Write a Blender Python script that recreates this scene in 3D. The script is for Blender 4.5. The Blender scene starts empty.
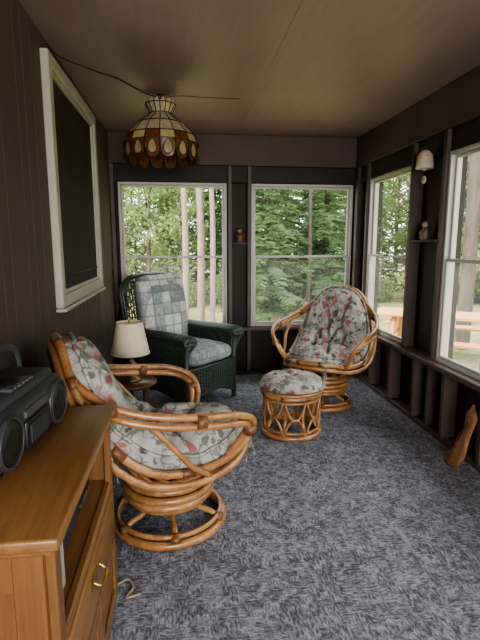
import bpy, bmesh, math, random
from mathutils import Vector, Matrix, noise
random.seed(7)
SC=bpy.context.scene.collection
pi=math.pi; cos=math.cos; sin=math.sin

# ------------------------------------------------------------ materials
def newmat(name):
    m=bpy.data.materials.new(name); m.use_nodes=True
    nt=m.node_tree; b=nt.nodes["Principled BSDF"]; return m,nt,b
def setin(n,k,v):
    if isinstance(v,bpy.types.NodeSocket): n.id_data.links.new(v,n.inputs[k])
    else:
        if isinstance(v,tuple) and len(v)==3 and n.inputs[k].type=='RGBA': v=(*v,1)
        n.inputs[k].default_value=v
def N(nt,t,_p={},**kw):
    n=nt.nodes.new(t)
    for k,v in _p.items(): setattr(n,k,v)
    for k,v in kw.items():
        kk=k.replace('_',' ')
        if k[0]=='i' and k[1:].isdigit(): kk=int(k[1:])
        setin(n,kk,v)
    return n
def coord(nt,scale=(1,1,1),loc=(0,0,0),rot=(0,0,0),kind='Object'):
    tc=N(nt,'ShaderNodeTexCoord')
    mp=N(nt,'ShaderNodeMapping',Vector=tc.outputs[kind],Scale=scale,Location=loc,Rotation=rot)
    return mp.outputs[0]
def noiset(nt,vec,scale=5,detail=3,rough=.5,dist=0):
    return N(nt,'ShaderNodeTexNoise',Vector=vec,Scale=scale,Detail=detail,Roughness=rough,Distortion=dist).outputs[0]
def ramp(nt,fac,stops,interp='LINEAR'):
    r=N(nt,'ShaderNodeValToRGB',Fac=fac); cr=r.color_ramp; cr.interpolation=interp
    while len(cr.elements)<len(stops): cr.elements.new(.5)
    for e,(p,c) in zip(cr.elements,stops):
        e.position=p; e.color=(*c,1) if len(c)==3 else c
    return r.outputs[0]
def mixc(nt,fac,a,b,mode='MIX'):
    n=nt.nodes.new('ShaderNodeMix'); n.data_type='RGBA'; n.blend_type=mode
    for idx,v in ((0,fac),(6,a),(7,b)):
        if isinstance(v,bpy.types.NodeSocket): nt.links.new(v,n.inputs[idx])
        else: n.inputs[idx].default_value=(*v,1) if isinstance(v,tuple) and len(v)==3 else v
    return n.outputs[2]
def math_(nt,op,a,b=0.0):
    n=nt.nodes.new('ShaderNodeMath'); n.operation=op
    for i,v in enumerate((a,b)):
        if isinstance(v,bpy.types.NodeSocket): nt.links.new(v,n.inputs[i])
        else: n.inputs[i].default_value=v
    return n.outputs[0]
def bump(nt,b,h,strength=.3,dist=.01):
    n=N(nt,'ShaderNodeBump',Height=h,Strength=strength,Distance=dist)
    nt.links.new(n.outputs[0],b.inputs['Normal'])
def simple(name,col,rough=.5,metal=0,var=.15,scale=8,spec=.5):
    m,nt,b=newmat(name)
    v=coord(nt); nz=noiset(nt,v,scale,4)
    c2=tuple(max(0,c*(1-var)) for c in col); c3=tuple(min(1,c*(1+var)) for c in col)
    nt.links.new(ramp(nt,nz,[(.3,c2),(.7,c3)]),b.inputs['Base Color'])
    b.inputs['Roughness'].default_value=rough; b.inputs['Metallic'].default_value=metal
    b.inputs['Specular IOR Level'].default_value=spec
    return m
def wood(name,c1,c2,axis=2,scale=6,rough=.4,stretch=12,bmp=.1):
    m,nt,b=newmat(name)
    s=[stretch]*3; s[axis]=1
    v=coord(nt,tuple(s)); nz=noiset(nt,v,scale/2,6,.65,.6)
    nt.links.new(ramp(nt,nz,[(.3,c1),(.7,c2)]),b.inputs['Base Color'])
    b.inputs['Roughness'].default_value=rough
    bump(nt,b,nz,bmp,.003)
    return m
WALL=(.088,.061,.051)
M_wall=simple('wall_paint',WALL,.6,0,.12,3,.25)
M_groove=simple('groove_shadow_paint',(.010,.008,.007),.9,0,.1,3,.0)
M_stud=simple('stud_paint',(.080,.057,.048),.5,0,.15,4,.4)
M_walld=simple('wall_paint_shaded',(.028,.021,.019),.6,0,.12,3,.3)  # wall paint again, with the backlit walls' shade put into its colour
def ceilmat():
    m,nt,b=newmat('ceiling_paint')
    v=coord(nt); nz=noiset(nt,v,1.3,5,.6)
    f=noiset(nt,v,90,2)
    g=noiset(nt,coord(nt,(14,1.2,1)),2,4,.6)
    c=ramp(nt,nz,[(.3,(.205,.142,.126)),(.7,(.255,.178,.158))])
    c=mixc(nt,.25,c,ramp(nt,g,[(.35,(.17,.118,.104)),(.65,(.28,.197,.175))]))
    nt.links.new(c,b.inputs['Base Color'])
    b.inputs['Roughness'].default_value=.45
    bump(nt,b,f,.12,.003); return m
M_ceil=ceilmat()
M_cream=simple('cream_frame_paint',(.38,.355,.28),.45,0,.06)
M_white=simple('window_vinyl',(.42,.405,.36),.4,0,.05)
M_black=simple('black_plastic',(.012,.012,.013),.35)
M_grey=simple('grey_plastic',(.035,.038,.042),.4,0,.1,20)
M_lgrey=simple('silver_plastic',(.10,.10,.11),.35,.3,.1,20)
M_brass=simple('brass',(.55,.36,.12),.3,1.0,.1)
M_abrass=simple('antique_brass',(.22,.15,.075),.4,.8,.2)
M_wire=simple('cable_rubber',(.012,.01,.009),.5)
def carpet():
    m,nt,b=newmat('carpet_weave')
    tc=N(nt,'ShaderNodeTexCoord').outputs['Object']
    bl=N(nt,'ShaderNodeTexVoronoi',{'distance':'CHEBYCHEV'},Vector=N(nt,'ShaderNodeMapping',Vector=tc,Scale=(38,38,1)).outputs[0],Scale=1.0,Randomness=.5)
    sel=N(nt,'ShaderNodeSeparateColor',Color=bl.outputs['Color'])
    big=N(nt,'ShaderNodeTexVoronoi',{'distance':'CHEBYCHEV'},Vector=tc,Scale=15.0,Randomness=.7)
    bs=N(nt,'ShaderNodeSeparateColor',Color=big.outputs['Color'])
    a=noiset(nt,N(nt,'ShaderNodeMapping',Vector=tc,Scale=(40,115,1)).outputs[0],1,2,.55)
    c=noiset(nt,N(nt,'ShaderNodeMapping',Vector=tc,Scale=(115,40,1),Location=(3,7,0)).outputs[0],1,2,.55)
    s=math_(nt,'GREATER_THAN',bs.outputs[0],.5)
    mx=mixc(nt,s,a,c)
    fine=noiset(nt,tc,200,2,.6)
    mm=mixc(nt,.35,mx,fine)
    p1=math_(nt,'MULTIPLY',math_(nt,'SUBTRACT',sel.outputs[1],.5),.12)
    p2=math_(nt,'MULTIPLY',math_(nt,'SUBTRACT',bs.outputs[1],.5),.06)
    v2=math_(nt,'ADD',math_(nt,'ADD',mm,p1),p2)
    col=ramp(nt,v2,[(.36,(.066,.066,.074)),(.47,(.138,.140,.153)),(.54,(.215,.218,.238)),(.68,(.355,.36,.385))])
    nt.links.new(col,b.inputs['Base Color']); b.inputs['Roughness'].default_value=.95
    b.inputs['Specular IOR Level'].default_value=.1
    bump(nt,b,v2,.2,.004); return m
M_carpet=carpet()
def rattanmat():
    m,nt,b=newmat('rattan_cane')
    v=coord(nt); nz=noiset(nt,v,9,5,.6); n2=noiset(nt,v,60,2)
    c=ramp(nt,nz,[(.3,(.20,.083,.026)),(.5,(.34,.155,.055)),(.7,(.50,.27,.11))])
    c=mixc(nt,.25,c,ramp(nt,n2,[(.35,(.17,.08,.03)),(.65,(.5,.28,.12))]))
    nt.links.new(c,b.inputs['Base Color']); b.inputs['Roughness'].default_value=.28
    b.inputs['Coat Weight'].default_value=.4; b.inputs['Coat Roughness'].default_value=.2
    return m
M_rat=rattanmat()
M_ratwrap=simple('rattan_binding',(.15,.062,.022),.45,0,.35,60)
def floral():
    m,nt,b=newmat('floral_fabric')
    v=coord(nt); w=noiset(nt,v,14,3)
    vw=mixc(nt,.06,v,N(nt,'ShaderNodeTexNoise',Vector=v,Scale=16,Detail=2).outputs['Color'])
    base=ramp(nt,w,[(.35,(.29,.27,.245)),(.65,(.43,.405,.365))])
    vl=N(nt,'ShaderNodeTexVoronoi',{'feature':'DISTANCE_TO_EDGE'},Vector=vw,Scale=17)
    gate=ramp(nt,noiset(nt,v,9,2),[(.45,(0,0,0)),(.55,(1,1,1))])
    veins=ramp(nt,vl.outputs[0],[(.03,(.8,.8,.8)),(.09,(0,0,0))])
    vg=mixc(nt,1.0,veins,gate,'MULTIPLY')
    c=mixc(nt,vg,base,(.08,.10,.07))
    def spots(c,scale,th,cols,thr):
        vo=N(nt,'ShaderNodeTexVoronoi',Vector=vw,Scale=scale)
        d=ramp(nt,vo.outputs['Distance'],[(th-.14,(1,1,1)),(th,(0,0,0))])
        sp=N(nt,'ShaderNodeSeparateColor',Color=vo.outputs['Color'])
        on=math_(nt,'GREATER_THAN',sp.outputs[0],thr)
        cc=ramp(nt,sp.outputs[1],cols)
        k=math_(nt,'MULTIPLY',N(nt,'ShaderNodeSeparateColor',Color=d).outputs[0],on)
        return mixc(nt,k,c,cc)
    c=spots(c,22,.48,[(.2,(.060,.080,.055)),(.8,(.17,.19,.14))],.36)
    c=spots(c,13,.42,[(.2,(.30,.095,.09)),(.6,(.38,.20,.18)),(.9,(.20,.07,.075))],.45)
    c=spots(c,30,.36,[(.2,(.42,.27,.24)),(.8,(.50,.43,.36))],.48)
    nt.links.new(c,b.inputs['Base Color']); b.inputs['Roughness'].default_value=.85
    bump(nt,b,noiset(nt,v,250,2),.2,.002); return m
M_flor=floral()
def plaid():
    m,nt,b=newmat('patch_check_fabric')
    v=coord(nt,loc=(.013,.02,.03))
    vo=N(nt,'ShaderNodeTexVoronoi',{'distance':'CHEBYCHEV'},Vector=v,Scale=10,Randomness=.0)
    sp=N(nt,'ShaderNodeSeparateColor',Color=vo.outputs['Color'])
    c=ramp(nt,sp.outputs[0],[(.0,(.20,.225,.235)),(.3,(.54,.53,.49)),(.55,(.31,.33,.33)),(.8,(.62,.61,.56))],'CONSTANT')
    nz=noiset(nt,v,34,2)
    c=mixc(nt,.25,c,ramp(nt,nz,[(.45,(.18,.21,.22)),(.55,(.66,.65,.60))]))
    sep=N(nt,'ShaderNodeSeparateXYZ',Vector=v)
    for ax in (0,1,2):
        fr=math_(nt,'FRACT',math_(nt,'ADD',math_(nt,'MULTIPLY',sep.outputs[ax],10.0),.5))
        ln=math_(nt,'LESS_THAN',math_(nt,'ABSOLUTE',math_(nt,'SUBTRACT',fr,.08)),.07)
        c=mixc(nt,math_(nt,'MULTIPLY',ln,.6),c,(.15,.18,.19))
    nt.links.new(c,b.inputs['Base Color']); b.inputs['Roughness'].default_value=.85
    bump(nt,b,nz,.2,.003); return m
M_plaid=plaid()
M_wick=simple('dark_green_wicker',(.034,.048,.037),.42,0,.4,40)
M_oak=wood('oak_honey',(.15,.068,.022),(.27,.135,.048),1,6,.32,14)
M_oakv=wood('oak_honey_vertical',(.125,.055,.018),(.23,.11,.038),2,6,.35,14)
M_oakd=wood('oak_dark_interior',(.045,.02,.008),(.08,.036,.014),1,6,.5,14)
M_table=wood('walnut_wood',(.07,.028,.012),(.15,.065,.028),0,6,.3,10)
M_shade=simple('lampshade_linen',(.66,.57,.41),.8,0,.08,60)
M_picnic=wood('picnic_pine',(.50,.20,.07),(.70,.33,.13),0,4,.6,8)
M_bark=wood('pale_bark',(.15,.105,.085),(.34,.26,.22),2,4,.9,4,.5)
M_barkd=wood('dark_bark',(.05,.04,.033),(.13,.10,.085),2,4,.9,4,.5)
M_drift=wood('driftwood',(.045,.02,.010),(.42,.19,.075),2,7,.6,9,.5)
def leafmat(name,c1,c2):
    m=bpy.data.materials.new(name); m.use_nodes=True; nt=m.node_tree; nt.nodes.clear()
    out=nt.nodes.new('ShaderNodeOutputMaterial')
    v=coord(nt); nz=noiset(nt,v,1.1,3)
    oi=N(nt,'ShaderNodeObjectInfo').outputs['Random']
    f=math_(nt,'ADD',math_(nt,'MULTIPLY',oi,.35),math_(nt,'SUBTRACT',nz,.17))
    c=ramp(nt,f,[(.25,c1),(.75,c2)])
    d=N(nt,'ShaderNodeBsdfDiffuse',Color=c); t=N(nt,'ShaderNodeBsdfTranslucent',Color=c)
    mx=N(nt,'ShaderNodeMixShader',i0=.45,i1=d.outputs[0],i2=t.outputs[0])
    nt.links.new(mx.outputs[0],out.inputs[0]); return m
M_leaf=leafmat('leaf_green',(.15,.225,.085),(.36,.43,.19))
M_need=leafmat('needle_green',(.06,.11,.055),(.19,.26,.13))
def grassmat():
    m,nt,b=newmat('grass_ground')
    v=coord(nt); a=noiset(nt,v,.5,4); c=noiset(nt,v,14,4,.7)
    k=mixc(nt,.5,a,c)
    nt.links.new(ramp(nt,k,[(.38,(.15,.18,.065)),(.5,(.31,.30,.13)),(.62,(.44,.39,.20))]),b.inputs['Base Color'])
    b.inputs['Roughness'].default_value=.95; bump(nt,b,c,.6,.05); return m
M_grass=grassmat()
def glassmat(name,haze):
    m=bpy.data.materials.new(name); m.use_nodes=True; nt=m.node_tree; nt.nodes.clear()
    out=nt.nodes.new('ShaderNodeOutputMaterial')
    t=N(nt,'ShaderNodeBsdfTransparent',Color=(.97,.98,.97))
    g=N(nt,'ShaderNodeBsdfGlossy',Color=(1,1,1),Roughness=.03)
    fr=N(nt,'ShaderNodeFresnel',IOR=1.06)
    m1=N(nt,'ShaderNodeMixShader',i0=fr.outputs[0],i1=t.outputs[0],i2=g.outputs[0])
    tr=N(nt,'ShaderNodeBsdfTranslucent',Color=(.8,.82,.80))
    nz=noiset(nt,coord(nt),3,2)
    m2=N(nt,'ShaderNodeMixShader',i0=math_(nt,'MULTIPLY',nz,haze*2),i1=m1.outputs[0],i2=tr.outputs[0])
    nt.links.new(m2.outputs[0],out.inputs[0]); return m
M_glass=glassmat('window_glass',.004); M_glassh=glassmat('window_glass_screened',.05)
def darkglass():
    m,nt,b=newmat('dark_window_screen')
    v=coord(nt); nz=noiset(nt,v,2,3)
    nt.links.new(ramp(nt,nz,[(.3,(.034,.029,.024)),(.7,(.054,.045,.038))]),b.inputs['Base Color'])
    b.inputs['Roughness'].default_value=.6; b.inputs['Specular IOR Level'].default_value=.12; return m
M_dglass=darkglass()

# ------------------------------------------------------------ mesh builder
class MB:
    def __init__(s): s.v=[];s.f=[];s.m=[];s.s=[];s.mats=[]
    def add(s,vs,fs,mat,smooth=True,M=None):
        if mat not in s.mats: s.mats.append(mat)
        k=s.mats.index(mat); o=len(s.v)
        for v in vs:
            v=Vector(v); s.v.append(M@v if M else v)
        for f in fs: s.f.append([i+o for i in f]); s.m.append(k); s.s.append(smooth)
    def box(s,a,b,mat,c=0,M=None,seg=1):
        a=Vector(a);b=Vector(b); lo=Vector([min(a[i],b[i]) for i in range(3)]); hi=Vector([max(a[i],b[i]) for i in range(3)])
        if c<=0:
            vs=[(x,y,z) for x in (lo.x,hi.x) for y in (lo.y,hi.y) for z in (lo.z,hi.z)]
            fs=[(0,1,3,2),(4,6,7,5),(0,4,5,1),(2,3,7,6),(0,2,6,4),(1,5,7,3)]
            s.add(vs,fs,mat,False,M); return
        bm=bmesh.new(); bmesh.ops.create_cube(bm,size=1)
        for v in bm.verts: v.co=Vector([(lo[i]+hi[i])/2+v.co[i]*(hi[i]-lo[i]) for i in range(3)])
        bmesh.ops.bevel(bm,geom=list(bm.edges),offset=c,segments=seg,affect='EDGES',profile=.5)
        bm.verts.index_update()
        s.add([v.co.copy() for v in bm.verts],[[v.index for v in f.verts] for f in bm.faces],mat,seg>1,M); bm.free()
    def tube(s,pts,r,mat,closed=False,seg=8,M=None,flat=1.0):
        pts=[Vector(p) for p in pts]; n=len(pts); vs=[];fs=[]
        rr=r if callable(r) else (lambda t:r)
        up=None
        for i,p in enumerate(pts):
            if closed: t=pts[(i+1)%n]-pts[i-1]
            else: t=pts[min(i+1,n-1)]-pts[max(i-1,0)]
            if t.length<1e-9: t=Vector((0,0,1))
            t.normalize()
            if up is None:
                up=Vector((0,0,1)) if abs(t.z)<.9 else Vector((1,0,0))
            up=(up-t*up.dot(t))
            if up.length<1e-6: up=t.orthogonal()
            up.normalize(); sd=t.cross(up)
            q=rr(i/max(1,n-1))
            for k in range(seg):
                a=2*pi*k/seg; vs.append(p+up*cos(a)*q*flat+sd*sin(a)*q)
        m=n if closed else n-1
        for i in range(m):
            j=(i+1)%n
            for k in range(seg):
                l=(k+1)%seg; fs.append((i*seg+k,j*seg+k,j*seg+l,i*seg+l))
        if not closed:
            fs.append(tuple(range(seg))); fs.append(tuple((n-1)*seg+k for k in reversed(range(seg))))
        s.add(vs,fs,mat,True,M)
    def ring(s,c,R,r,mat,M=None,n=40,seg=8,ry=None):
        ry=ry or R
        s.tube([(c[0]+R*cos(2*pi*i/n),c[1]+ry*sin(2*pi*i/n),c[2]) for i in range(n)],r,mat,True,seg,M)
    def lathe(s,prof,mat,c=(0,0,0),seg=24,M=None,smooth=True,cap=True):
        vs=[];fs=[];n=len(prof)
        for (r,z) in prof:
            for k in range(seg):
                a=2*pi*k/seg; vs.append((c[0]+r*cos(a),c[1]+r*sin(a),c[2]+z))
        for i in range(n-1):
            for k in range(seg):
                l=(k+1)%seg; fs.append((i*seg+k,i*seg+l,(i+1)*seg+l,(i+1)*seg+k))
        if cap:
            fs.append(tuple(reversed(range(seg)))); fs.append(tuple((n-1)*seg+k for k in range(seg)))
        s.add(vs,fs,mat,smooth,M)
    def puff(s,c,size,mat,e=.35,M=None,nu=36,nv=18,dent=None):
        vs=[];fs=[]
        sg=lambda w,k: math.copysign(abs(w)**k,w)
        for j in range(nv+1):
            ph=-pi/2+pi*j/nv
            for i in range(nu):
                a=2*pi*i/nu
                x=sg(cos(ph),e*1.6)*sg(cos(a),e); y=sg(cos(ph),e*1.6)*sg(sin(a),e); z=sg(sin(ph),.8)
                q=Vector((x*size[0],y*size[1],z*size[2]))
                if dent: q=dent(q)
                vs.append((c[0]+q.x,c[1]+q.y,c[2]+q.z))
        for j in range(nv):
            for i in range(nu):
                k=(i+1)%nu; fs.append((j*nu+i,j*nu+k,(j+1)*nu+k,(j+1)*nu+i))
        s.add(vs,fs,mat,True,M)
    def ball(s,c,r,mat,M=None,sc=(1,1,1),seg=14):
        prof=[(max(1e-4,r*cos(-pi/2+pi*i/8)),r*sin(-pi/2+pi*i/8)) for i in range(9)]
        T=Matrix.Translation(c)@Matrix.Diagonal((*sc,1))
        s.lathe(prof,mat,seg=seg,M=(M@T) if M else T,cap=False)
    def obj(s,name,loc=(0,0,0),rotz=0,parent=None):
        me=bpy.data.meshes.new(name); me.from_pydata([tuple(v) for v in s.v],[],s.f)
        for m in s.mats: me.materials.append(m)
        me.polygons.foreach_set('material_index',s.m); me.polygons.foreach_set('use_smooth',s.s)
        me.update(); o=bpy.data.objects.new(name,me); SC.objects.link(o)
        o.location=loc; o.rotation_euler=(0,0,rotz)
        if parent: o.parent=parent
        return o
def spline(pts,n=8,closed=False):
    P=[Vector(p) for p in pts]; out=[]; m=len(P)
    rng=range(m) if closed else range(m-1)
    for i in rng:
        if closed: a,b,c,d=P[i-1],P[i],P[(i+1)%m],P[(i+2)%m]
        else: a,b,c,d=P[max(i-1,0)],P[i],P[i+1],P[min(i+2,m-1)]
        for k in range(n):
            t=k/n
            out.append(.5*((2*b)+(c-a)*t+(2*a-5*b+4*c-d)*t*t+(3*b-a-3*c+d)*t*t*t))
    if not closed: out.append(P[-1])
    return out
def frame_(mb,axis,u0,u1,z0,z1,d0,d1,w,mat,c=.004,wt=None):
    wt=wt or w
    def B(a0,a1,b0,b1):
        if axis=='y': mb.box((a0,d0,b0),(a1,d1,b1),mat,c)
        else: mb.box((d0,a0,b0),(d1,a1,b1),mat,c)
    B(u0,u0+w,z0,z1);B(u1-w,u1,z0,z1);B(u0+w,u1-w,z1-wt,z1);B(u0+w,u1-w,z0,z0+wt)

# ------------------------------------------------------------ room shell
LX,RX,BY,CZ,Y0=-.67,1.71,4.57,2.35,-2.2
mb=MB(); mb.box((LX-.1,Y0-.1,-.12),(RX+.15,BY+.15,0),M_carpet); mb.obj('floor')
mb=MB()
for (a,b) in ((Y0-.1,-.42),(-.419,.80),(.801,2.02),(2.021,3.24),(3.241,BY+.15)):
    mb.box((LX-.1,a,CZ),(.52,b,CZ+.03),M_ceil,.0007); mb.box((.5208,a,CZ),(RX+.15,b,CZ+.03),M_ceil,.0007)
mb.box((LX-.5,Y0-.5,CZ+.03),(RX+.55,BY+.55,CZ+.12),M_walld)
mb.obj('ceiling')
mb=MB(); mb.box((LX-.12,Y0-.1,0),(LX-.012,BY+.15,CZ),M_groove)
y=Y0; ws=[.10,.155,.10,.205,.10,.13,.155]; i=0
while y<BY+.09:
    w=ws[i%7]; i+=1; mb.box((LX-.014,y,0),(LX,min(y+w-.006,BY+.09),CZ),M_wall,0); y+=w
mb.obj('wall_left')
mb=MB(); mb.box((LX,.0+Y0,0),(LX+.012,BY,.07),M_walld,.003); mb.obj('baseboard_left')
def wallplate(mb,axis,u0,u1,wins,d0,d1,z0w,z1w,mat):
    def B(a0,a1,b0,b1):
        if a1-a0<1e-4: return
        if axis=='y': mb.box((a0,d0,b0),(a1,d1,b1),mat)
        else: mb.box((d0,a0,b0),(d1,a1,b1),mat)
    B(u0,u1,0,z0w);B(u0,u1,z1w,CZ); c=u0
    for (a,b) in wins: B(c,a,z0w,z1w); c=b
    B(c,u1,z0w,z1w)
BW=[(-.60,.43),(.67,1.70)]; ZB0,ZB1=.50,1.91
RW=[(-1.55,-.35),(.15,1.35),(1.80,2.95),(3.43,4.25)]; ZR0,ZR1=.53,1.925
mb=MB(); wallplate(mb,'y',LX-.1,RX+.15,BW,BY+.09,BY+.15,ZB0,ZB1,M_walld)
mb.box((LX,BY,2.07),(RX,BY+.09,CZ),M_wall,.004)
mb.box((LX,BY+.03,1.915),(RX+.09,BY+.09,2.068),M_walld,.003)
mb.box((LX,BY-.035,.465),(RX,BY+.09,.498),M_stud,.005)
mb.box((LX,BY,0),(RX,BY+.09,.04),M_walld,.003)
for x in (-.668,.44,.63):
    mb.box((x,BY,.5),(x+.038,BY+.088,2.068),M_stud,.003)
for x in (-.668,-.25,.15,.44,.63,1.0,1.35,1.67):
    mb.box((x,BY+.002,.042),(x+.038,BY+.088,.463),M_stud,.003)
mb.box((.482,BY-.01,1.325),(.628,BY+.088,1.343),M_wall,.003)
mb.obj('wall_back')
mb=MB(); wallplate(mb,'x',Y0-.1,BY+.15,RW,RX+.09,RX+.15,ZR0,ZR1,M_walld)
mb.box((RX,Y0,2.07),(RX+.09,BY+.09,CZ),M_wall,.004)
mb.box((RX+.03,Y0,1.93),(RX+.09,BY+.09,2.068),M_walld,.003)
mb.box((RX-.05,Y0,.497),(RX+.09,BY-.036,.534),M_wall,.005)
mb.box((RX,Y0,0),(RX+.09,BY,.04),M_stud,.003)
for (a,b) in RW:
    for y in (a-.042,b+.004): mb.box((RX,y,.53),(RX+.088,y+.038,2.068),M_stud,.003)
mb.box((RX,4.50,.53),(RX+.088,4.538,2.068),M_stud,.003)
mb.box((RX,4.532,.53),(RX+.088,4.57,2.068),M_stud,.003)
y=-2.1
while y<4.5:
    mb.box((RX-.012,y,.042),(RX+.088,y+.038,.495),M_wall,.003); y+=.405
mb.box((RX+.005,2.985,.042),(RX+.088,3.02,.495),M_stud,.003)
mb.box((RX-.01,3.0,1.345),(RX+.088,3.385,1.363),M_wall,.003)
mb.obj('wall_right')
mb=MB(); wallplate(mb,'y',LX-.1,RX+.15,[(-.5,1.5)],Y0-.1,Y0,.5,2.0,M_wall); mb.obj('wall_front')
def window(name,axis,a,b,z0,z1,d0,d1):
    mb=MB(); s=1
    frame_(mb,axis,a,b,z0,z1,d0,d1,.024,M_white,.003)
    zm=z0+(z1-z0)*.5
    frame_(mb,axis,a+.025,b-.025,zm-.010,z1-.025,d0+.03,d0+.055,.020,M_white,.003)
    frame_(mb,axis,a+.025,b-.025,z0+.025,zm+.012,d0+.006,d0+.029,.022,M_white,.003)
    def G(u0,u1,b0,b1,d,mat):
        if axis=='y': vs=[(u0,d,b0),(u1,d,b0),(u1,d,b1),(u0,d,b1)]
        else: vs=[(d,u0,b0),(d,u1,b0),(d,u1,b1),(d,u0,b1)]
        mb.add(vs,[(0,1,2,3)],mat,False)
    G(a+.043,b-.043,zm,z1-.043,d0+.042,M_glass)
    G(a+.043,b-.043,z0+.043,zm,d0+.018,M_glassh)
    u=(a+b)/2
    if axis=='y': mb.box((u-.03,d0-.004,zm+.002),(u+.03,d0+.02,zm+.02),M_lgrey,.003)
    else: mb.box((d0-.004,u-.03,zm+.002),(d0+.02,u+.03,zm+.02),M_lgrey,.003)
    return mb.obj(name)
k=1
for (a,b) in BW: window('window_%d'%k,'y',a+.001,b-.001,ZB0+.001,ZB1-.001,BY+.02,BY+.10); k+=1
for (a,b) in RW[::-1]: window('window_%d'%k,'x',a+.001,b-.001,ZR0+.001,ZR1-.001,RX+.02,RX+.10); k+=1
mb=MB(); frame_(mb,'y',-.499,1.499,.501,1.999,Y0-.08,Y0-.02,.05,M_white); mb.box((.48,Y0-.07,.55),(.52,Y0-.03,1.95),M_white); mb.obj('window_%d'%k); k+=1  # unseen rear window, put in to let more light into the room
mb=MB(); a,b,z0,z1=2.51,3.76,1.0,2.27
frame_(mb,'x',a,b,z0,z1,LX,LX+.04,.065,M_cream,.004)
frame_(mb,'x',a+.065,b-.065,z0+.065,z1-.065,LX+.004,LX+.026,.022,M_cream,.003)
mb.box((LX+.002,a+.087,z0+.087),(LX+.010,b-.087,z1-.087),M_dglass)
mb.box((LX+.01,a+.087,z0+.15),(LX+.02,b-.087,z0+.162),M_walld,.002)
mb.box((LX+.001,a-.01,z0-.022),(LX+.055,b+.01,z0-.001),M_cream,.004)
mb.obj('window_%d'%k)

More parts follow.
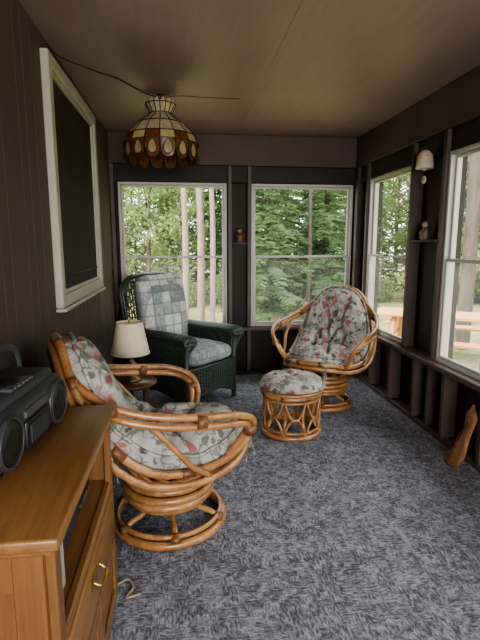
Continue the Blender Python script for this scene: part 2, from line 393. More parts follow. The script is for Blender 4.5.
# ------------------------------------------------------------ swivel rattan chair
def Cpt(s):
    P=[(-.47,.95),(-.44,.76),(-.34,.53),(-.18,.38),(.02,.34),(.21,.36),(.38,.43)]
    t=(s+1)/2*6; i=min(5,max(0,int(t))); t-=i
    g=lambda k: Vector(P[min(6,max(0,k))])
    a,b,c,d=g(i-1),g(i),g(i+1),g(i+2)
    return .5*((2*b)+(c-a)*t+(2*a-5*b+4*c-d)*t*t+(3*b-a-3*c+d)*t*t*t)
def bowl(rho,ph,wid=.345,rise=.055):
    c=Cpt(rho*cos(ph)); return Vector((c.x,wid*rho*sin(ph),c.y+rise*(rho*sin(ph))**2))
def papasan(name,loc,rot,pillow=True,base=.26):
    mb=MB(); n=56
    mb.ring((0,0,.021),base,.020,M_rat); mb.ring((0,0,.055),base-.012,.012,M_rat)
    for k in range(6):
        a=2*pi*k/6+.3
        p=[(base-.01,.03),(base-.04,.065),(.16,.08),(.11,.11),(.09,.15)]
        mb.tube(spline([(r*cos(a),r*sin(a),z) for r,z in p],5),.014,M_rat)
        mb.tube([((base-.03)*cos(a),(base-.03)*sin(a),.045),((base+.012)*cos(a),(base+.012)*sin(a),.045)],.024,M_ratwrap)
    for (R_,z) in ((.175,.135),(.20,.165),(.205,.20),(.19,.235),(.165,.262)):
        mb.ring((0,0,z),R_,.018,M_rat)
    mb.lathe([(.02,.125),(.155,.13),(.18,.19),(.155,.255),(.02,.27)],M_oakd,seg=32)
    hoop=[bowl(1,2*pi*i/n) for i in range(n)]
    mb.tube(hoop,.018,M_rat,True,9)
    h2=[bowl(1.0,2*pi*i/n,.37,.05)+Vector((0,0,-.036))+Vector((.0 if cos(2*pi*i/n)>0 else -.022,0,0)) for i in range(n)]
    mb.tube(h2,.016,M_rat,True,9)
    mid=[bowl(.62,2*pi*i/n)+Vector((0,0,-.02)) for i in range(n)]
    mb.tube(mid,.013,M_rat,True,7)
    for k in range(12):
        a=2*pi*(k+.5)/12
        pts=[(.165*cos(a),.165*sin(a),.265)]+[bowl(r,a)+Vector((0,0,-.022)) for r in (.55,.7,.85,1.0)]
        mb.tube(spline(pts,4),.0105,M_rat,seg=7)
        q=bowl(1.0,a); q2=bowl(1.0,a+.05); q1=bowl(1.0,a-.05)
        mb.tube([q1,q,q2],.0205,M_ratwrap,seg=9)
    for sy in (-1,1):
        for off in (0,1):
            o=off*.036
            A=[(-.455,.14,.885-o*.3),(-.43,.25,.81-o),(-.33,.345+o*.2,.735-o),(-.18,.40+o*.2,.69-o),(0.0,.425+o*.2,.665-o),(.15,.415+o*.2,.645-o),
               (.255-o*.6,.375,.60-o*.6),(.285-o,.325,.53-o*.2),(.26-o,.285,.45),(.20-o*.6,.245,.37),(.13-o*.5,.19,.29)]
            mb.tube(spline([(x,y*sy,z) for x,y,z in A],6),.0155,M_rat,seg=9)
        for (x,y,z) in ((-.33,.347,.718),(.0,.43,.648),(.262,.34,.54)):
            mb.tube([(x-.02,y*sy,z+.003),(x+.02,y*sy,z-.003)] if x<.2 else [(x,y*sy,z-.02),(x,(y+.01)*sy,z+.02)],.030,M_ratwrap,seg=9)
        mb.tube(spline([(-.20,.385*sy,.66),(-.10,.40*sy,.54),(-.02,.375*sy,.44),(.06,.36*sy,.38)],6),.012,M_rat,seg=7)
    nr,nf=16,72
    def cush(rho,ph,side):
        p=bowl(rho,ph,.330); e=.02
        if rho<=e:
            nn=Vector((.25,0,1)).normalized()
        else:
            d1=bowl(rho+e,ph,.330)-bowl(rho-e,ph,.330); d2=bowl(rho,ph+.04,.330)-bowl(rho,ph-.04,.330)
            nn=d1.cross(d2).normalized()
            if nn.z<0 and nn.x<0: nn=-nn
            if nn.z<-.2: nn=-nn
        env=max(0,1-rho**6)**.5
        if side>0:
            g=1.0
            for k in range(8):
                dd=abs((ph-(k+.5)*pi/4+pi)%(2*pi)-pi)*max(rho,.08)
                g-=.40*math.exp(-(dd/.06)**2)*min(1,rho*3)
            g-=.38*math.exp(-((rho-.45)/.06)**2)
            g-=.45*math.exp(-(rho/.07)**2)
            return p+nn*(.02+.165*env*max(.2,g))
        return p+nn*(.012)
    vs=[];fs=[]
    for side in (1,-1):
        for j in range(nr+1):
            for i in range(nf):
                vs.append(cush(1.0*(j/nr)**.8 if j else 0.0,2*pi*i/nf,side))
    for sd in (0,1):
        o=sd*(nr+1)*nf
        for j in range(nr):
            for i in range(nf):
                l=(i+1)%nf; q=(o+j*nf+i,o+(j+1)*nf+i,o+(j+1)*nf+l,o+j*nf+l)
                fs.append(q if sd==0 else q[::-1])
    o2=(nr+1)*nf
    for i in range(nf):
        l=(i+1)%nf; fs.append((nr*nf+i,o2+nr*nf+i,o2+nr*nf+l,nr*nf+l))
    mb.add(vs,fs,M_flor,True)
    mb.tube([cush(.99,2*pi*i/nf,1)+Vector((0,0,.004)) for i in range(nf)],.008,M_flor,True,6)
    for a in (.35,-.45,1.9,-1.9):
        q=bowl(1.05,a,.36)
        for s2 in (-1,1):
            mb.tube(spline([q,q+Vector((.008*s2,.01*s2,-.05)),q+Vector((.02*s2,-.005*s2,-.10)),q+Vector((.028*s2,.012*s2,-.15-.01*s2))],4),.006,M_flor,seg=5,flat=.4)
    return mb.obj(name,loc,rot)
papasan('rattan_swivel_chair',(-.09,2.13,.0),math.radians(20))
o=papasan('rattan_swivel_chair',(1.15,3.64,.0),math.radians(-125),base=.235); o.scale=(.96,.96,1.0)

# ------------------------------------------------------------ ottoman
mb=MB()
mb.ring((0,0,.02),.205,.018,M_rat); mb.ring((0,0,.052),.195,.011,M_rat)
mb.ring((0,0,.30),.205,.018,M_rat); mb.ring((0,0,.265),.195,.011,M_rat); mb.ring((0,0,.325),.215,.013,M_rat)
for k in range(8):
    a=2*pi*k/8
    mb.tube(spline([(.20*cos(a),.20*sin(a),.03),(.165*cos(a),.165*sin(a),.10),(.155*cos(a),.155*sin(a),.16),(.165*cos(a),.165*sin(a),.22),(.20*cos(a),.20*sin(a),.295)],5),.0125,M_rat)
    b=a+pi/8
    arc=[((.20)*cos(b+t*.36),(.20)*sin(b+t*.36),.265-.12*(1-t*t)) for t in [x/6 for x in range(-6,7)]]
    mb.tube(arc,.009,M_rat,seg=6)
    arc=[((.20)*cos(b+t*.36),(.20)*sin(b+t*.36),.055+.10*(1-t*t)) for t in [x/6 for x in range(-6,7)]]
    mb.tube(arc,.009,M_rat,seg=6)
    mb.tube([(.205*cos(a-.08),.205*sin(a-.08),.30),(.205*cos(a+.08),.205*sin(a+.08),.30)],.0215,M_ratwrap)
mb.lathe([(.01,.315),(.20,.315),(.20,.335),(.01,.335)],M_ratwrap,seg=32)
vs=[];fs=[];nr,nf=14,48
for j in range(nr+1):
    for i in range(nf):
        rho=j/nr; ph=2*pi*i/nf; g=1
        for k in range(6):
            dd=abs((ph-(k+.5)*pi/3+pi)%(2*pi)-pi)*max(rho,.08); g-=.3*math.exp(-(dd/.08)**2)*min(1,rho*3)
        g-=.5*math.exp(-(rho/.1)**2)
        vs.append((.225*rho*cos(ph),.225*rho*sin(ph),.352+.075*max(0,1-rho**4)**.5*g))
for j in range(nr+1):
    for i in range(nf):
        rho=1-j/nr; ph=2*pi*i/nf
        vs.append((.225*rho*cos(ph),.225*rho*sin(ph),.352-.018*max(0,1-rho**6)**.5))
for j in range(2*nr+1):
    for i in range(nf):
        l=(i+1)%nf; fs.append((j*nf+i,(j+1)*nf+i,(j+1)*nf+l,j*nf+l))
mb.add(vs,fs,M_flor); mb.ring((0,0,.352),.226,.008,M_flor)
mb.obj('rattan_ottoman',(.75,3.11,0),.3)

# ------------------------------------------------------------ wicker armchair
mb=MB()
def patch(mb,P,nu,nv,r,mat,wav=.006):
    for i in range(nu+1):
        mb.tube([P(i/nu,j/8) for j in range(9)],r*1.2,mat,seg=5)
    for j in range(nv+1):
        pts=[]
        for i in range(nu*2+1):
            u=i/(nu*2); p=P(u,j/nv); e=.01
            d1=P(min(1,u+e),j/nv)-P(max(0,u-e),j/nv); d2=P(u,min(1,j/nv+e))-P(u,max(0,j/nv-e))
            n_=d1.cross(d2).normalized(); pts.append(p+n_*wav*(1 if (i//2+j)%2==0 else -1)*(1 if i%2==0 else 0))
        mb.tube(pts,r,mat,seg=5)
W=.30; FX=.37; RBX=-.31; AZ=.585
def apr(u,v):
    y=-W+2*W*u; zb=.05+.09*(1-(2*u-1)**2)
    return Vector((FX+.02*(1-(2*u-1)**2),y,.35*(1-v)+zb*v))
patch(mb,apr,20,17,.0062,M_wick)
for sy in (-1,1):
    def side(u,v,sy=sy):
        x=RBX+(FX-RBX)*u; zb=.05+.09*(1-(2*u-1)**2)
        return Vector((x,sy*(W+.005),AZ*(1-v)+zb*v))
    patch(mb,side,24,30,.0062,M_wick)
    def inner(u,v,sy=sy):
        return Vector((RBX+.03+(FX-RBX-.04)*u,sy*(W-.03),AZ*(1-v)+.35*v))
    patch(mb,inner,18,13,.0062,M_wick)
    mb.tube([(FX-.005,sy*.295,0),(FX-.005,sy*.295,AZ)],.020,M_wick)
    mb.tube(spline([(RBX,sy*.295,0),(RBX,sy*.295,.36),(RBX-.02,sy*.30,.62)],5),.020,M_wick)
    for k in range(11):
        a=pi*k/10; oy=.064*cos(a); oz=.034*sin(a)
        pts=spline([(RBX-.01,sy*(W-.005)+oy*.6,AZ+.01+oz),(-.1,sy*(W-.005)+oy,AZ+.005+oz),(.18,sy*(W-.005)+oy*1.1,AZ+.01+oz),(FX+.02,sy*(W-.005)+oy*1.05,AZ+.01+oz*.9),(FX+.045,sy*(W-.005)+oy*.9,AZ-.015+oz*.4)],5)
        mb.tube(pts,.0108,M_wick,seg=6)
    mb.tube(spline([(FX+.045,sy*W-.06,AZ-.015),(FX+.055,sy*W,AZ-.02),(FX+.045,sy*W+.06,AZ-.015),(FX+.01,sy*W+.03,.50),(FX,sy*W,.42)],5),.012,M_wick)
    mb.tube([(RBX,sy*W,.09),(.03,sy*W,.15),(FX-.005,sy*W,.09)],.012,M_wick)
mb.tube([(FX,-W,.35),(FX+.022,0,.35),(FX,W,.35)],.017,M_wick)
mb.tube(spline([(FX,-W,.06),(FX+.02,-.15,.13),(FX+.022,0,.145),(FX+.02,.15,.13),(FX,W,.06)],5),.012,M_wick)
mb.box((RBX,-W+.01,.33),(FX-.005,W-.01,.355),M_wick,.004)
def back(u,v):
    y=(-.30+.60*u)
    top=1.01+.05*(1-(2*u-1)**4)-.07*abs(2*u-1)**6
    z=.36*(1-v)+top*v
    x=RBX+.005-.055*v**1.2-.02*(1-(2*u-1)**2)
    return Vector((x,y*(1+.12*v),z))
patch(mb,back,22,14,.0055,M_wick)
for k in range(-8,23):
    for d in (1,-1):
        pts=[]
        for j in range(13):
            v=j/12; u=k/14+d*(v*.55) if d>0 else k/14+.55-v*.55
            if 0<=u<=1: pts.append(back(u,v)+Vector((-.01,0,0)))
        if len(pts)>1: mb.tube(pts,.004,M_wick,seg=5)
edge=[back(0,j/8) for j in range(9)]+[back(i/10,1) for i in range(1,11)]+[back(1,1-j/8) for j in range(1,9)]
mb.tube(edge,.020,M_wick); mb.tube([p+Vector((.03,0,0)) for p in edge],.014,M_wick)
mb.puff((.09,0,.43),(.325,.262,.085),M_plaid,.3)
T=Matrix.Translation((-.205,0,.765))@Matrix.Rotation(math.radians(-8),4,'Y')@Matrix.Rotation(pi/2,4,'Y')
mb.puff((0,0,0),(.305,.265,.08),M_plaid,.3,M=T)
al=math.radians(-45)
mb.obj('wicker_armchair',(-.045,3.97,0),al)

# ------------------------------------------------------------ side table + lamp
mb=MB()
mb.lathe([(.01,.40),(.150,.40),(.165,.408),(.17,.418),(.165,.43),(.01,.43)],M_table,seg=36)
mb.lathe([(.01,.13),(.12,.13),(.125,.14),(.12,.15),(.01,.15)],M_table,seg=30)
for k in range(4):
    a=pi/4+k*pi/2
    mb.tube(spline([(.13*cos(a),.13*sin(a),.40),(.125*cos(a),.125*sin(a),.30),(.10*cos(a),.10*sin(a),.14),(.12*cos(a),.12*sin(a),.05),(.15*cos(a),.15*sin(a),.012)],5),lambda t:.016-.005*t,M_table)
mb.obj('side_table',(-.36,3.06,0))
mb=MB()
mb.lathe([(.055,0),(.065,.006),(.06,.018),(.03,.028),(.02,.04),(.035,.06),(.045,.085),(.04,.11),(.02,.135),(.014,.15),(.02,.16),(.012,.17),(.01,.22)],M_abrass,seg=24)
sh=[(.123,.185),(.126,.19),(.085,.395),(.082,.398),(.080,.395),(.120,.19),(.123,.185)]
mb.lathe(sh,M_shade,seg=40,cap=False)
mb.ring((0,0,.19),.125,.004,M_shade); mb.ring((0,0,.395),.084,.004,M_shade)
mb.tube([(0,0,.2),(0,0,.40)],.004,M_brass); mb.ball((0,0,.408),.010,M_brass)
for k in range(3): mb.tube([(0,0,.385),(.082*cos(k*2.1),.082*sin(k*2.1),.39)],.0025,M_brass,seg=5)
mb.ball((0,0,.27),.03,M_white,sc=(1,1,1.3))
mb.obj('table_lamp',(-.36,3.06,.43))

# ------------------------------------------------------------ pendant lamp
def glassp(name,c1,c2,tr=.5):
    m=bpy.data.materials.new(name); m.use_nodes=True; nt=m.node_tree
    b=nt.nodes['Principled BSDF']; out=nt.nodes['Material Output']; nz=noiset(nt,coord(nt),30,3)
    c=ramp(nt,nz,[(.3,c1),(.7,c2)]); nt.links.new(c,b.inputs['Base Color'])
    b.inputs['Roughness'].default_value=.2
    t=N(nt,'ShaderNodeBsdfTranslucent',Color=c)
    mx=N(nt,'ShaderNodeMixShader',i0=tr,i1=b.outputs[0],i2=t.outputs[0]); nt.links.new(mx.outputs[0],out.inputs[0])
    return m
M_capiz=glassp('cream_slag_glass',(.48,.39,.25),(.68,.59,.42),.4)
M_amber=glassp('amber_slag_glass',(.50,.34,.16),(.72,.56,.33),.5)
M_ruby=glassp('brown_slag_glass',(.10,.038,.016),(.20,.08,.03),.35)
M_lead=simple('lead_came',(.05,.036,.024),.45,.6)
mb=MB(); ns=16
def prism(mb,rings):
    for (r0,z0,r1,z1,mt) in rings:
        for k in range(ns):
            a0=2*pi*k/ns;a1=2*pi*(k+1)/ns
            m_=mt[k%len(mt)]
            P=[(r0*cos(a0),r0*sin(a0),z0),(r0*cos(a1),r0*sin(a1),z0),(r1*cos(a1),r1*sin(a1),z1),(r1*cos(a0),r1*sin(a0),z1)]
            mb.add(P,[(0,1,2,3)],m_,False)
            mb.tube([P[0],P[3]],.0035,M_lead,seg=5)
        for r,z in ((r0,z0),(r1,z1)):
            mb.tube([(r*cos(2*pi*k/ns),r*sin(2*pi*k/ns),z) for k in range(ns)],.004,M_lead,True,5)
prism(mb,[(.105,-.065,.075,-.125,[M_capiz]),
          (.075,-.125,.165,-.195,[M_capiz]),(.165,-.195,.240,-.275,[M_capiz]),
          (.240,-.275,.262,-.33,[M_amber,M_ruby])])
for k in range(ns):
    a0=2*pi*k/ns;a1=2*pi*(k+1)/ns; am=(a0+a1)/2
    mb.add([(.105*cos(a0),.105*sin(a0),-.065),(.105*cos(a1),.105*sin(a1),-.065),(.112*cos(am),.112*sin(am),-.04)],[(0,1,2)],M_capiz,False)
    n_=8; r0=.262
    top=[];bot=[]
    for j in range(n_+1):
        t=j/n_; a=a0+(a1-a0)*t
        k_=(1-(a-am)**2/(a1-am)**2)
        top.append((r0*cos(a),r0*sin(a),-.33)); rr=.262-.012*k_
        bot.append((rr*cos(a),rr*sin(a),-.395-.055*math.sqrt(max(0,k_))))
    mb.add(top+bot,[(j,j+1,n_+2+j,n_+1+j) for j in range(n_)],M_ruby,False)
    mb.tube(bot,.004,M_lead,seg=5); mb.tube([top[0],bot[0]],.004,M_lead,seg=5)
    C0=Vector((.268*cos(am),.268*sin(am),-.385)); tg=Vector((-sin(am),cos(am),0)); up=Vector((0,0,1)); out=Vector((cos(am),sin(am),0))
    vs=[C0]
    for q in range(14):
        th_=2*pi*q/14; w_=.027*sin(th_)*(1-.35*cos(th_)); vs.append(C0+tg*w_+up*(.045*cos(th_))-out*.006)
    mb.add(vs,[(0,1+q,1+(q+1)%14) for q in range(14)],M_amber,True)
    mb.tube(vs[1:],.003,M_lead,True,5)
mb.lathe([(.01,-.06),(.065,-.062),(.075,-.075),(.06,-.085),(.01,-.085)],M_lead)
mb.lathe([(.006,-.005),(.028,-.002),(.03,0)],M_lead)
hook=spline([(0,0,-.0),(0,0,-.03),(.018,0,-.05),(0,0,-.07),(-.015,0,-.055)],6); mb.tube(hook,.004,M_lead,seg=6)
for k in range(2):
    z=-.045-.02*k; mb.tube([((.008*cos(q*pi/5)) if k%2 else 0,0 if k%2 else .008*cos(q*pi/5),z+.014*sin(q*pi/5)) for q in range(10)],.0025,M_lead,True,5)
mb.ball((0,0,-.26),.05,M_white,sc=(1,1,1.2)); mb.tube([(0,0,-.08),(0,0,-.21)],.012,M_lead)
mb.obj('stained_glass_pendant_lamp',(-.135,3.45,CZ))
mb=MB()
mb.tube(spline([(-.665,2.62,2.335),(-.62,2.70,2.30),(-.50,2.95,2.325),(-.38,3.15,2.345),(-.25,3.38,2.342),(-.15,3.45,2.33),(-.135,3.45,2.30)],8),.004,M_wire,seg=6)
mb.tube(spline([(-.13,3.45,2.33),(0,3.43,2.342),(.2,3.42,2.335),(.42,3.46,2.345)],8),.0022,M_wire,seg=6)
mb.obj('ceiling_cable')

# ------------------------------------------------------------ cabinet
cab=MB(); x0,x1,y0,y1=-.665,-.285,.865,1.575
cab.box((-.667,.84,.752),(-.25,1.60,.78),M_oak,.006,seg=2)
cab.box((-.667,.852,.738),(-.268,1.588,.752),M_oak,.003)
cab.box((x0,y0,.06),(x1,y0+.018,.738),M_oakv,.002)
cab.box((x0,y1-.018,.06),(x1,y1,.738),M_oakv,.002)
for (a,b,c,d) in ((x0,x0+.06,.06,.738),(x1-.06,x1,.06,.738),(x0+.06,x1-.06,.66,.738),(x0+.06,x1-.06,.06,.16)):
    cab.box((a,y0-.010,c),(b,y0,d),M_oakv,.002); cab.box((a,y1,c),(b,y1+.010,d),M_oakv,.002)
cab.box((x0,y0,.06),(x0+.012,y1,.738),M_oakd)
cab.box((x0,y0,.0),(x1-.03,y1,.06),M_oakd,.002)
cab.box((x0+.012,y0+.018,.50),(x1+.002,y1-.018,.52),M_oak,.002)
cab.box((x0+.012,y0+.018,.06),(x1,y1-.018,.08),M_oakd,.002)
for (a,b) in ((y0,y0+.045),(y1-.045,y1)): cab.box((x1,a,.06),(x1+.02,b,.738),M_oakv,.003)
cab.box((x1,y0+.045,.715),(x1+.02,y1-.045,.738),M_oak,.003)
cab.box((x1,y0+.045,.495),(x1+.02,y1-.045,.525),M_oak,.003)
cab.box((x1,y0+.045,.06),(x1+.02,y1-.045,.10),M_oak,.003)
cab.box((x1,y0+.05,.33),(x1+.026,y1-.05,.49),M_oak,.006,seg=2)
ym=(y0+y1)/2
for (a,b) in ((y0+.05,ym-.003),(ym+.003,y1-.05)):
    cab.box((x1,a,.105),(x1+.018,b,.325),M_oakv,.004); frame_(cab,'x',a,b,.105,.325,x1+.018,x1+.028,.045,M_oakv,.003)
for yy in (ym-.04,):
    cab.box((x1+.026,yy-.05,.425),(x1+.029,yy+.05,.455),M_brass,.001)
    cab.tube(spline([(x1+.03,yy-.038,.445),(x1+.05,yy-.034,.43),(x1+.052,yy,.422),(x1+.05,yy+.034,.43),(x1+.03,yy+.038,.445)],5),.004,M_brass)
cab.obj('oak_cabinet')
mb=MB(); mb.box((-.62,1.12,.521),(-.33,1.50,.60),M_black,.006); mb.box((-.332,1.15,.535),(-.325,1.32,.575),M_grey,.002)
for q in range(5): mb.box((-.331,1.35+q*.026,.54),(-.324,1.37+q*.026,.55),M_lgrey,.001)
mb.obj('video_recorder')
cols=[(.05,.09,.16),(.35,.32,.25),(.25,.05,.04),(.06,.14,.09),(.4,.38,.36)]
mb=MB(); yy=.93
for q in range(5):
    w=.018+.006*(q%3); mb.box((-.50,yy,.521),(-.30,yy+w,.66+.012*(q%2)),simple('book_cover_%d'%q,cols[q],.5),.002); yy+=w+.002
mb.obj('row_of_books')
mb=MB(); mb.tube(spline([(-.30,1.66,.006),(-.25,1.70,.01),(-.22,1.66,.006),(-.24,1.60,.012),(-.19,1.62,.006)],6),.004,simple('jute_cord',(.30,.22,.13),.8)); mb.obj('cord')

# ------------------------------------------------------------ boombox
mb=MB(); L=.235
mb.box((-.10,-L,.008),(.10,L,.155),M_grey,.035,seg=4)
mb.box((-.08,-L+.03,.12),(.075,L-.03,.178),M_grey,.022,seg=3)
for sy in (-1,1):
    T=Matrix.Translation((.098,sy*.155,.078))@Matrix.Rotation(pi/2,4,'Y')
    mb.lathe([(.068,0),(.068,.006),(.064,.009),(.060,.005),(.058,.004)],M_grey,M=T,seg=36,cap=False)
    mb.lathe([(.058,.003),(.05,.010),(.03,.014),(.001,.015)],M_black,M=T,seg=36,cap=False)
    mb.ring((0,0,.008),.060,.0016,M_lgrey,M=T,n=36,seg=4)
    for r in (.016,.03,.044): mb.ring((0,0,.014-(r/.058)**2*.006),r,.0012,M_grey,M=T,n=28,seg=4)
    mb.box((-.06,sy*(L-.03)-.03,.14),(.04,sy*(L-.03)+.03,.16),M_grey,.01,seg=2)
mb.box((.095,-.078,.02),(.108,.078,.10),M_black,.006,seg=2)
mb.box((.106,-.06,.035),(.111,.06,.085),M_grey,.003); 
mb.box((.092,-.075,.108),(.106,.075,.128),M_lgrey,.004)
for q in range(6): mb.box((.04,-.07+q*.024,.176),(.07,-.052+q*.024,.186),M_lgrey,.003)
mb.lathe([(.07,.176),(.068,.186),(.05,.190),(.001,.191)],M_black,c=(-.01,0,0),seg=30)
hd=spline([(-.04,-L+.01,.10),(-.05,-L+.0,.19),(-.055,-L+.03,.235),(-.055,-.1,.25),(-.055,.1,.25),(-.055,L-.03,.235),(-.05,L,.19),(-.04,L-.01,.10)],6)
mb.tube(hd,.013,M_grey,seg=8,flat=.6)
mb.tube([(-.085,-.19,.17),(-.085,.16,.176)],.0035,M_lgrey)
for x in (-.07,.07):
    for yq in (-.18,.18): mb.box((x-.012,yq-.012,0),(x+.012,yq+.012,.01),M_black)
mb.obj('portable_stereo',(-.51,1.285,.781),math.radians(-6))

# ------------------------------------------------------------ small ornaments
def figurine(name,loc,c1,c2,h=.11,rz=0):
    mb=MB(); a=simple(name+'_body',c1,.5); b=simple(name+'_head',c2,.5)
    mb.lathe([(.022,0),(.028,.004),(.026,.02),(.030,.035),(.022,.055),(.012,.07)],a,seg=16)
    mb.ball((0,0,.083),.018,b); mb.ball((0,.0,.094),.017,a,sc=(1.05,1.05,.6))
    for s_ in (-1,1): mb.tube(spline([(0,s_*.02,.06),(.012,s_*.032,.045),(.024,s_*.015,.04)],4),.006,a)
    for s_ in (-1,1): mb.ball((.012,s_*.012,.003),.009,b,sc=(1.4,1,.7))
    o=mb.obj(name,loc,rz); s=h/.11; o.scale=(s,s,s)
figurine('doll_figurine',(.555,4.60,1.344),(.13,.06,.04),(.30,.20,.14),.15,-1.5)
figurine('bird_figurine',(RX+.03,3.22,1.364),(.18,.13,.10),(.30,.25,.2),.14,3.1)
mwh=simple('glazed_ceramic',(.50,.43,.33),.35)
mb=MB(); cx,cy=RX-.035,3.16
mb.tube([(cx,cy,2.069),(cx,cy,1.96)],.002,M_wire,seg=5)
mb.tube([(cx,cy,2.062),(cx+.05,cy,2.068)],.003,M_wire,seg=5)
mb.lathe([(.002,.075),(.022,.070),(.042,.05),(.054,.015),(.058,-.03),(.060,-.05),(.052,-.054),(.024,-.05),(.018,-.06),(.002,-.066)],mwh,c=(cx,cy,1.90),seg=28)
for q in range(7):
    a=q*2*pi/7; mb.ball((cx+.046*cos(a),cy+.046*sin(a),1.90+.03),.010,M_amber)
mb.tube([(cx,cy,1.84),(cx,cy,1.80)],.0015,M_wire,seg=5)
mb.lathe([(.002,-.005),(.026,-.005),(.028,0),(.026,.005),(.002,.005)],mwh,M=Matrix.Translation((cx,cy,1.775))@Matrix.Rotation(pi/2,4,'Y'),seg=24)
mb.obj('ceramic_hanging_bell')
# curved piece of driftwood leaning in the stud bay
mb=MB()
n=24; vs=[];fs=[]; sg_=10
for j in range(n+1):
    t=j/n; z=.40*t
    w=(.060-.022*t+.012*sin(t*9))*(1 if t<.85 else max(.12,(1-t)/.15))
    yc=.075-.20*t+.14*t*t+.0*t
    for k_ in range(sg_):
        a=2*pi*k_/sg_; r1=.020*(1-.5*t)
        vs.append((r1*cos(a)+.080*t,yc+w*sin(a),z+(.010*noise.noise(Vector((k_*2.,j*.4,9))) if 0<j<n else 0)))
for j in range(n):
    for k_ in range(sg_):
        l=(k_+1)%sg_; fs.append((j*sg_+k_,j*sg_+l,(j+1)*sg_+l,(j+1)*sg_+k_))
fs.append(tuple(reversed(range(sg_)))); fs.append(tuple(n*sg_+i for i in range(sg_)))
mb.add(vs,fs,M_drift,True)
mb.tube(spline([(.02,.05,.02),(.045,.10,.10),(.06,.085,.19),(.075,.04,.25)],6),lambda t:.014*(1-.5*t),M_drift,seg=7)
mb.obj('driftwood_piece',(1.60,2.40,0))

# ------------------------------------------------------------ outdoors
mb=MB(); n=50; vs=[];fs=[]
for j in range(n+1):
    for i in range(n+1):
        x=-30+70*i/n; y=-25+75*j/n; z=-.45+.10*noise.noise(Vector((x*.2,y*.2,0)))
        vs.append((x,y,z))
for j in range(n):
    for i in range(n): a=j*(n+1)+i; fs.append((a,a+1,a+n+2,a+n+1))
mb.add(vs,fs,M_grass); mb.obj('grass_ground')
forest=bpy.data.objects.new('forest',None); SC.objects.link(forest)
def quad(mb,c,a,b,mat): mb.add([c-a-b,c+a-b,c+a+b,c-a+b],[(0,1,2,3)],mat,False)
def rv(): 
    v=Vector((random.gauss(0,1),random.gauss(0,1),random.gauss(0,1))); return v.normalized()
def conifer(h,wd,bark):
    mb=MB(); mb.tube([(0,0,-.2),(.03,.02,h*.5),(0,0,h)],lambda t:.11*(1-t)+.012,bark,seg=8)
    z=.4
    while z<h:
        Lb=(1-z/(h*1.03))**.8*wd+.15
        for k in range(8):
            a=random.uniform(0,2*pi); dr=Vector((cos(a),sin(a),0)); LL=Lb*random.uniform(.7,1.1)
            m=max(4,int(LL*11))
            for j in range(m):
                t=(j+.7)/m; c=dr*LL*t+Vector((0,0,z+.12*t*LL-.35*t*t*LL))+rv()*.05
                s=dr.cross(Vector((0,0,1)))
                for q in (-1,1):
                    tip=(dr*.6+s*q+Vector((0,0,-.25))+rv()*.2).normalized()
                    quad(mb,c+tip*.09,tip*.11,(tip.cross(rv())).normalized()*.022,M_need)
        z+=.18+.01*z
    return mb
def broadleaf(h,bark,nb=40,low=.12):
    mb=MB()
    bend=spline([(0,0,-.2),(.08,.03,h*.3),(-.05,.08,h*.65),(.05,0,h)],4)
    mb.tube(bend,lambda t:.09*(1-t*.8),bark,seg=8)
    for k in range(nb):
        z=h*(low+(1-low)*(k+.5)/nb); a=random.uniform(0,2*pi); LL=random.uniform(.5,1.7)*(1.15-z/h*.5)
        p0=Vector((0,0,z-.3)); p1=Vector((cos(a)*LL,sin(a)*LL,z+.25))
        mb.tube([p0,(p0+p1)/2+Vector((0,0,.1)),p1],lambda t:.022*(1-t)+.004,bark,seg=5)
        for j in range(110):
            c=p1+rv()*random.uniform(.1,.62)*1.1; c.z=p1.z+(c.z-p1.z)*.6
            u=rv(); w=u.cross(rv()).normalized(); quad(mb,c,u*.045,w*.032,M_leaf)
    return mb
def bush():
    mb=MB()
    for k in range(9):
        a=random.uniform(0,6.28); mb.tube([(0,0,-.1),(cos(a)*.25,sin(a)*.25,.4),(cos(a)*.5,sin(a)*.5,.75)],.012,M_barkd,seg=4)
    for j in range(1200):
        v=rv()*random.uniform(.3,1)**.5; c=Vector((v.x*.85,v.y*.85,.5+v.z*.55)); u=rv(); w=u.cross(rv()).normalized(); quad(mb,c,u*.045,w*.032,M_leaf)
    return mb
def inst(proto_mesh,name,x,y,s=1,sz=1):
    o=bpy.data.objects.new(name,proto_mesh); SC.objects.link(o); o.location=(x,y,-.45); o.rotation_euler=(0,0,random.uniform(0,6.28)); o.scale=(s,s,s*sz); o.parent=forest; return o
protos=[]
for mbx,nm in ((conifer(7.5,1.7,M_barkd),'spruce_tree'),(conifer(6.5,1.5,M_barkd),'spruce_tree'),(broadleaf(7.5,M_bark),'birch_tree'),(broadleaf(6.5,M_barkd,34),'maple_tree'),(bush(),'bush')):
    o=mbx.obj(nm); me=o.data; bpy.data.objects.remove(o); protos.append((me,nm))
def plant(i,x,y,s=1,sz=1): inst(protos[i][0],protos[i][1],x,y,s,sz)
for row,(yy,st) in enumerate(((14.5,2.0),(17,1.8),(20,1.8),(23,1.9))):
    x=-8
    while x<16:
        plant(random.choice([0,1,2,2,3,3]),x+random.uniform(-.5,.5),yy+random.uniform(-.8,.8),random.uniform(.8,1.1)); x+=st
for row,(xx,st) in enumerate(((11,2.1),(13.5,2.0),(16.5,2.0))):
    y=-4
    while y<14:
        plant(random.choice([0,1,2,3,3]),xx+random.uniform(-.5,.5),y+random.uniform(-.5,.5),random.uniform(.8,1.1)); y+=st
for k_ in range(26): plant(4,random.uniform(-6,12),13.2+random.uniform(-.6,.8),random.uniform(.7,1.3))
for k_ in range(14): plant(4,10+random.uniform(-.6,.5),random.uniform(-3,13),random.uniform(.7,1.3))
plant(0,1.9,10.4,.72); plant(1,2.7,12.0,.8); plant(3,-.9,12.3,.8); plant(0,3.6,11.5,.85); plant(2,6.2,9.4,.8); plant(1,7.8,7.6,.75)
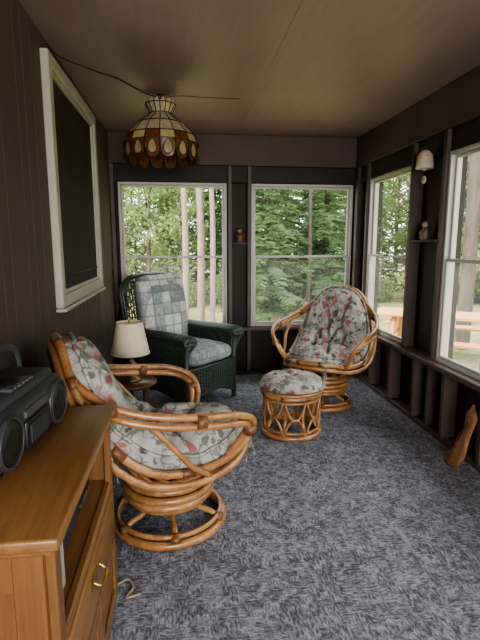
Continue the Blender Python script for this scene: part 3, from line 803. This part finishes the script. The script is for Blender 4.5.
plant(3,7.2,9.2,.85); plant(0,8.8,8.6,.8); plant(4,7.0,8.2,1.0); plant(4,8.3,6.9,1.1)
for (x,y,r,m_) in ((.02,9.6,.06,M_bark),(.36,10.2,.075,M_bark),(.60,9.9,.055,M_bark),(4.75,7.3,.11,M_barkd),(3.95,9.8,.07,M_barkd),(2.9,10.6,.05,M_barkd)):
    mb=MB(); mb.tube(spline([(0,0,-.2),(.03,.02,2.2),(-.04,0,4.5),(.05,.02,7.5)],5),lambda t,r=r:r*(1.15-.5*t),m_,seg=10)
    for k_ in range(12):
        z=5.2+k_*.18; a=random.uniform(0,6.28); p1=Vector((cos(a)*1.1,sin(a)*1.1,z+.3)); mb.tube([(0,0,z),p1],.02,m_,seg=5)
        for j in range(45):
            c=p1+rv()*random.uniform(.05,.5); u=rv(); quad(mb,c,u*.07,u.cross(rv()).normalized()*.04,M_leaf)
    mb.obj('pine_tree',(x,y,-.45),parent=forest)
mb=MB()
for q in range(5): mb.box((-.9,-.37+q*.15,.72),(.9,-.37+q*.15+.14,.757),M_picnic,.004)
for s_ in (-1,1):
    for q in range(2): mb.box((-.9,s_*.72-.14+q*.145,.43),(.9,s_*.72-.14+q*.145+.135,.465),M_picnic,.004)
for x in (-.62,.62):
    mb.box((x-.02,-.84,.385),(x+.02,.84,.43),M_picnic,.003); mb.box((x-.02,-.36,.675),(x+.02,.37,.72),M_picnic,.003)
    for s_ in (-1,1): mb.tube([(x+.03,s_*.60,-.02),(x+.03,s_*.25,.70)],.05,M_picnic,seg=4)
mb.obj('picnic_table',(3.75,6.4,-.45),math.radians(-35))

# ------------------------------------------------------------ light
w=bpy.data.worlds.new('overcast_sky'); bpy.context.scene.world=w; w.use_nodes=True; nt=w.node_tree
bg=nt.nodes['Background']; tc=N(nt,'ShaderNodeTexCoord'); sp=N(nt,'ShaderNodeSeparateXYZ',Vector=tc.outputs['Generated'])
c=ramp(nt,sp.outputs[2],[(0,(.86,.88,.90)),(.5,(.97,.98,1)),(1,(.95,.97,1))])
nt.links.new(c,bg.inputs[0]); bg.inputs[1].default_value=5.5
sd=bpy.data.lights.new('sun','SUN'); sd.energy=3.5; sd.angle=math.radians(12); sd.color=(1,.96,.9)
so=bpy.data.objects.new('sun',sd); SC.objects.link(so)
so.rotation_euler=Vector((.75,.45,-1.1)).to_track_quat('-Z','Y').to_euler()
ad=bpy.data.lights.new('rear_fill_light','AREA'); ad.shape='RECTANGLE'; ad.size=1.9; ad.size_y=1.4; ad.energy=105; ad.color=(.98,.95,.97)  # unseen area fill, added behind the camera to brighten the room
ao=bpy.data.objects.new('rear_fill_light',ad); SC.objects.link(ao); ao.location=(.5,Y0+.03,1.25)
ao.rotation_euler=Vector((0,1,-.05)).to_track_quat('-Z','Z').to_euler()

cd=bpy.data.cameras.new('camera'); co=bpy.data.objects.new('camera',cd); SC.objects.link(co)
cd.sensor_fit='VERTICAL'; cd.sensor_height=36; cd.lens=26.0; cd.clip_start=.05
co.location=(0,0,1.34); co.rotation_euler=(math.radians(90-9.46),0,math.radians(-6.94))
bpy.context.scene.camera=co
vs_=bpy.context.scene.view_settings; vs_.view_transform='AgX'; vs_.exposure=0.36
try: vs_.look='AgX - Medium High Contrast'
except Exception as e: print(e)
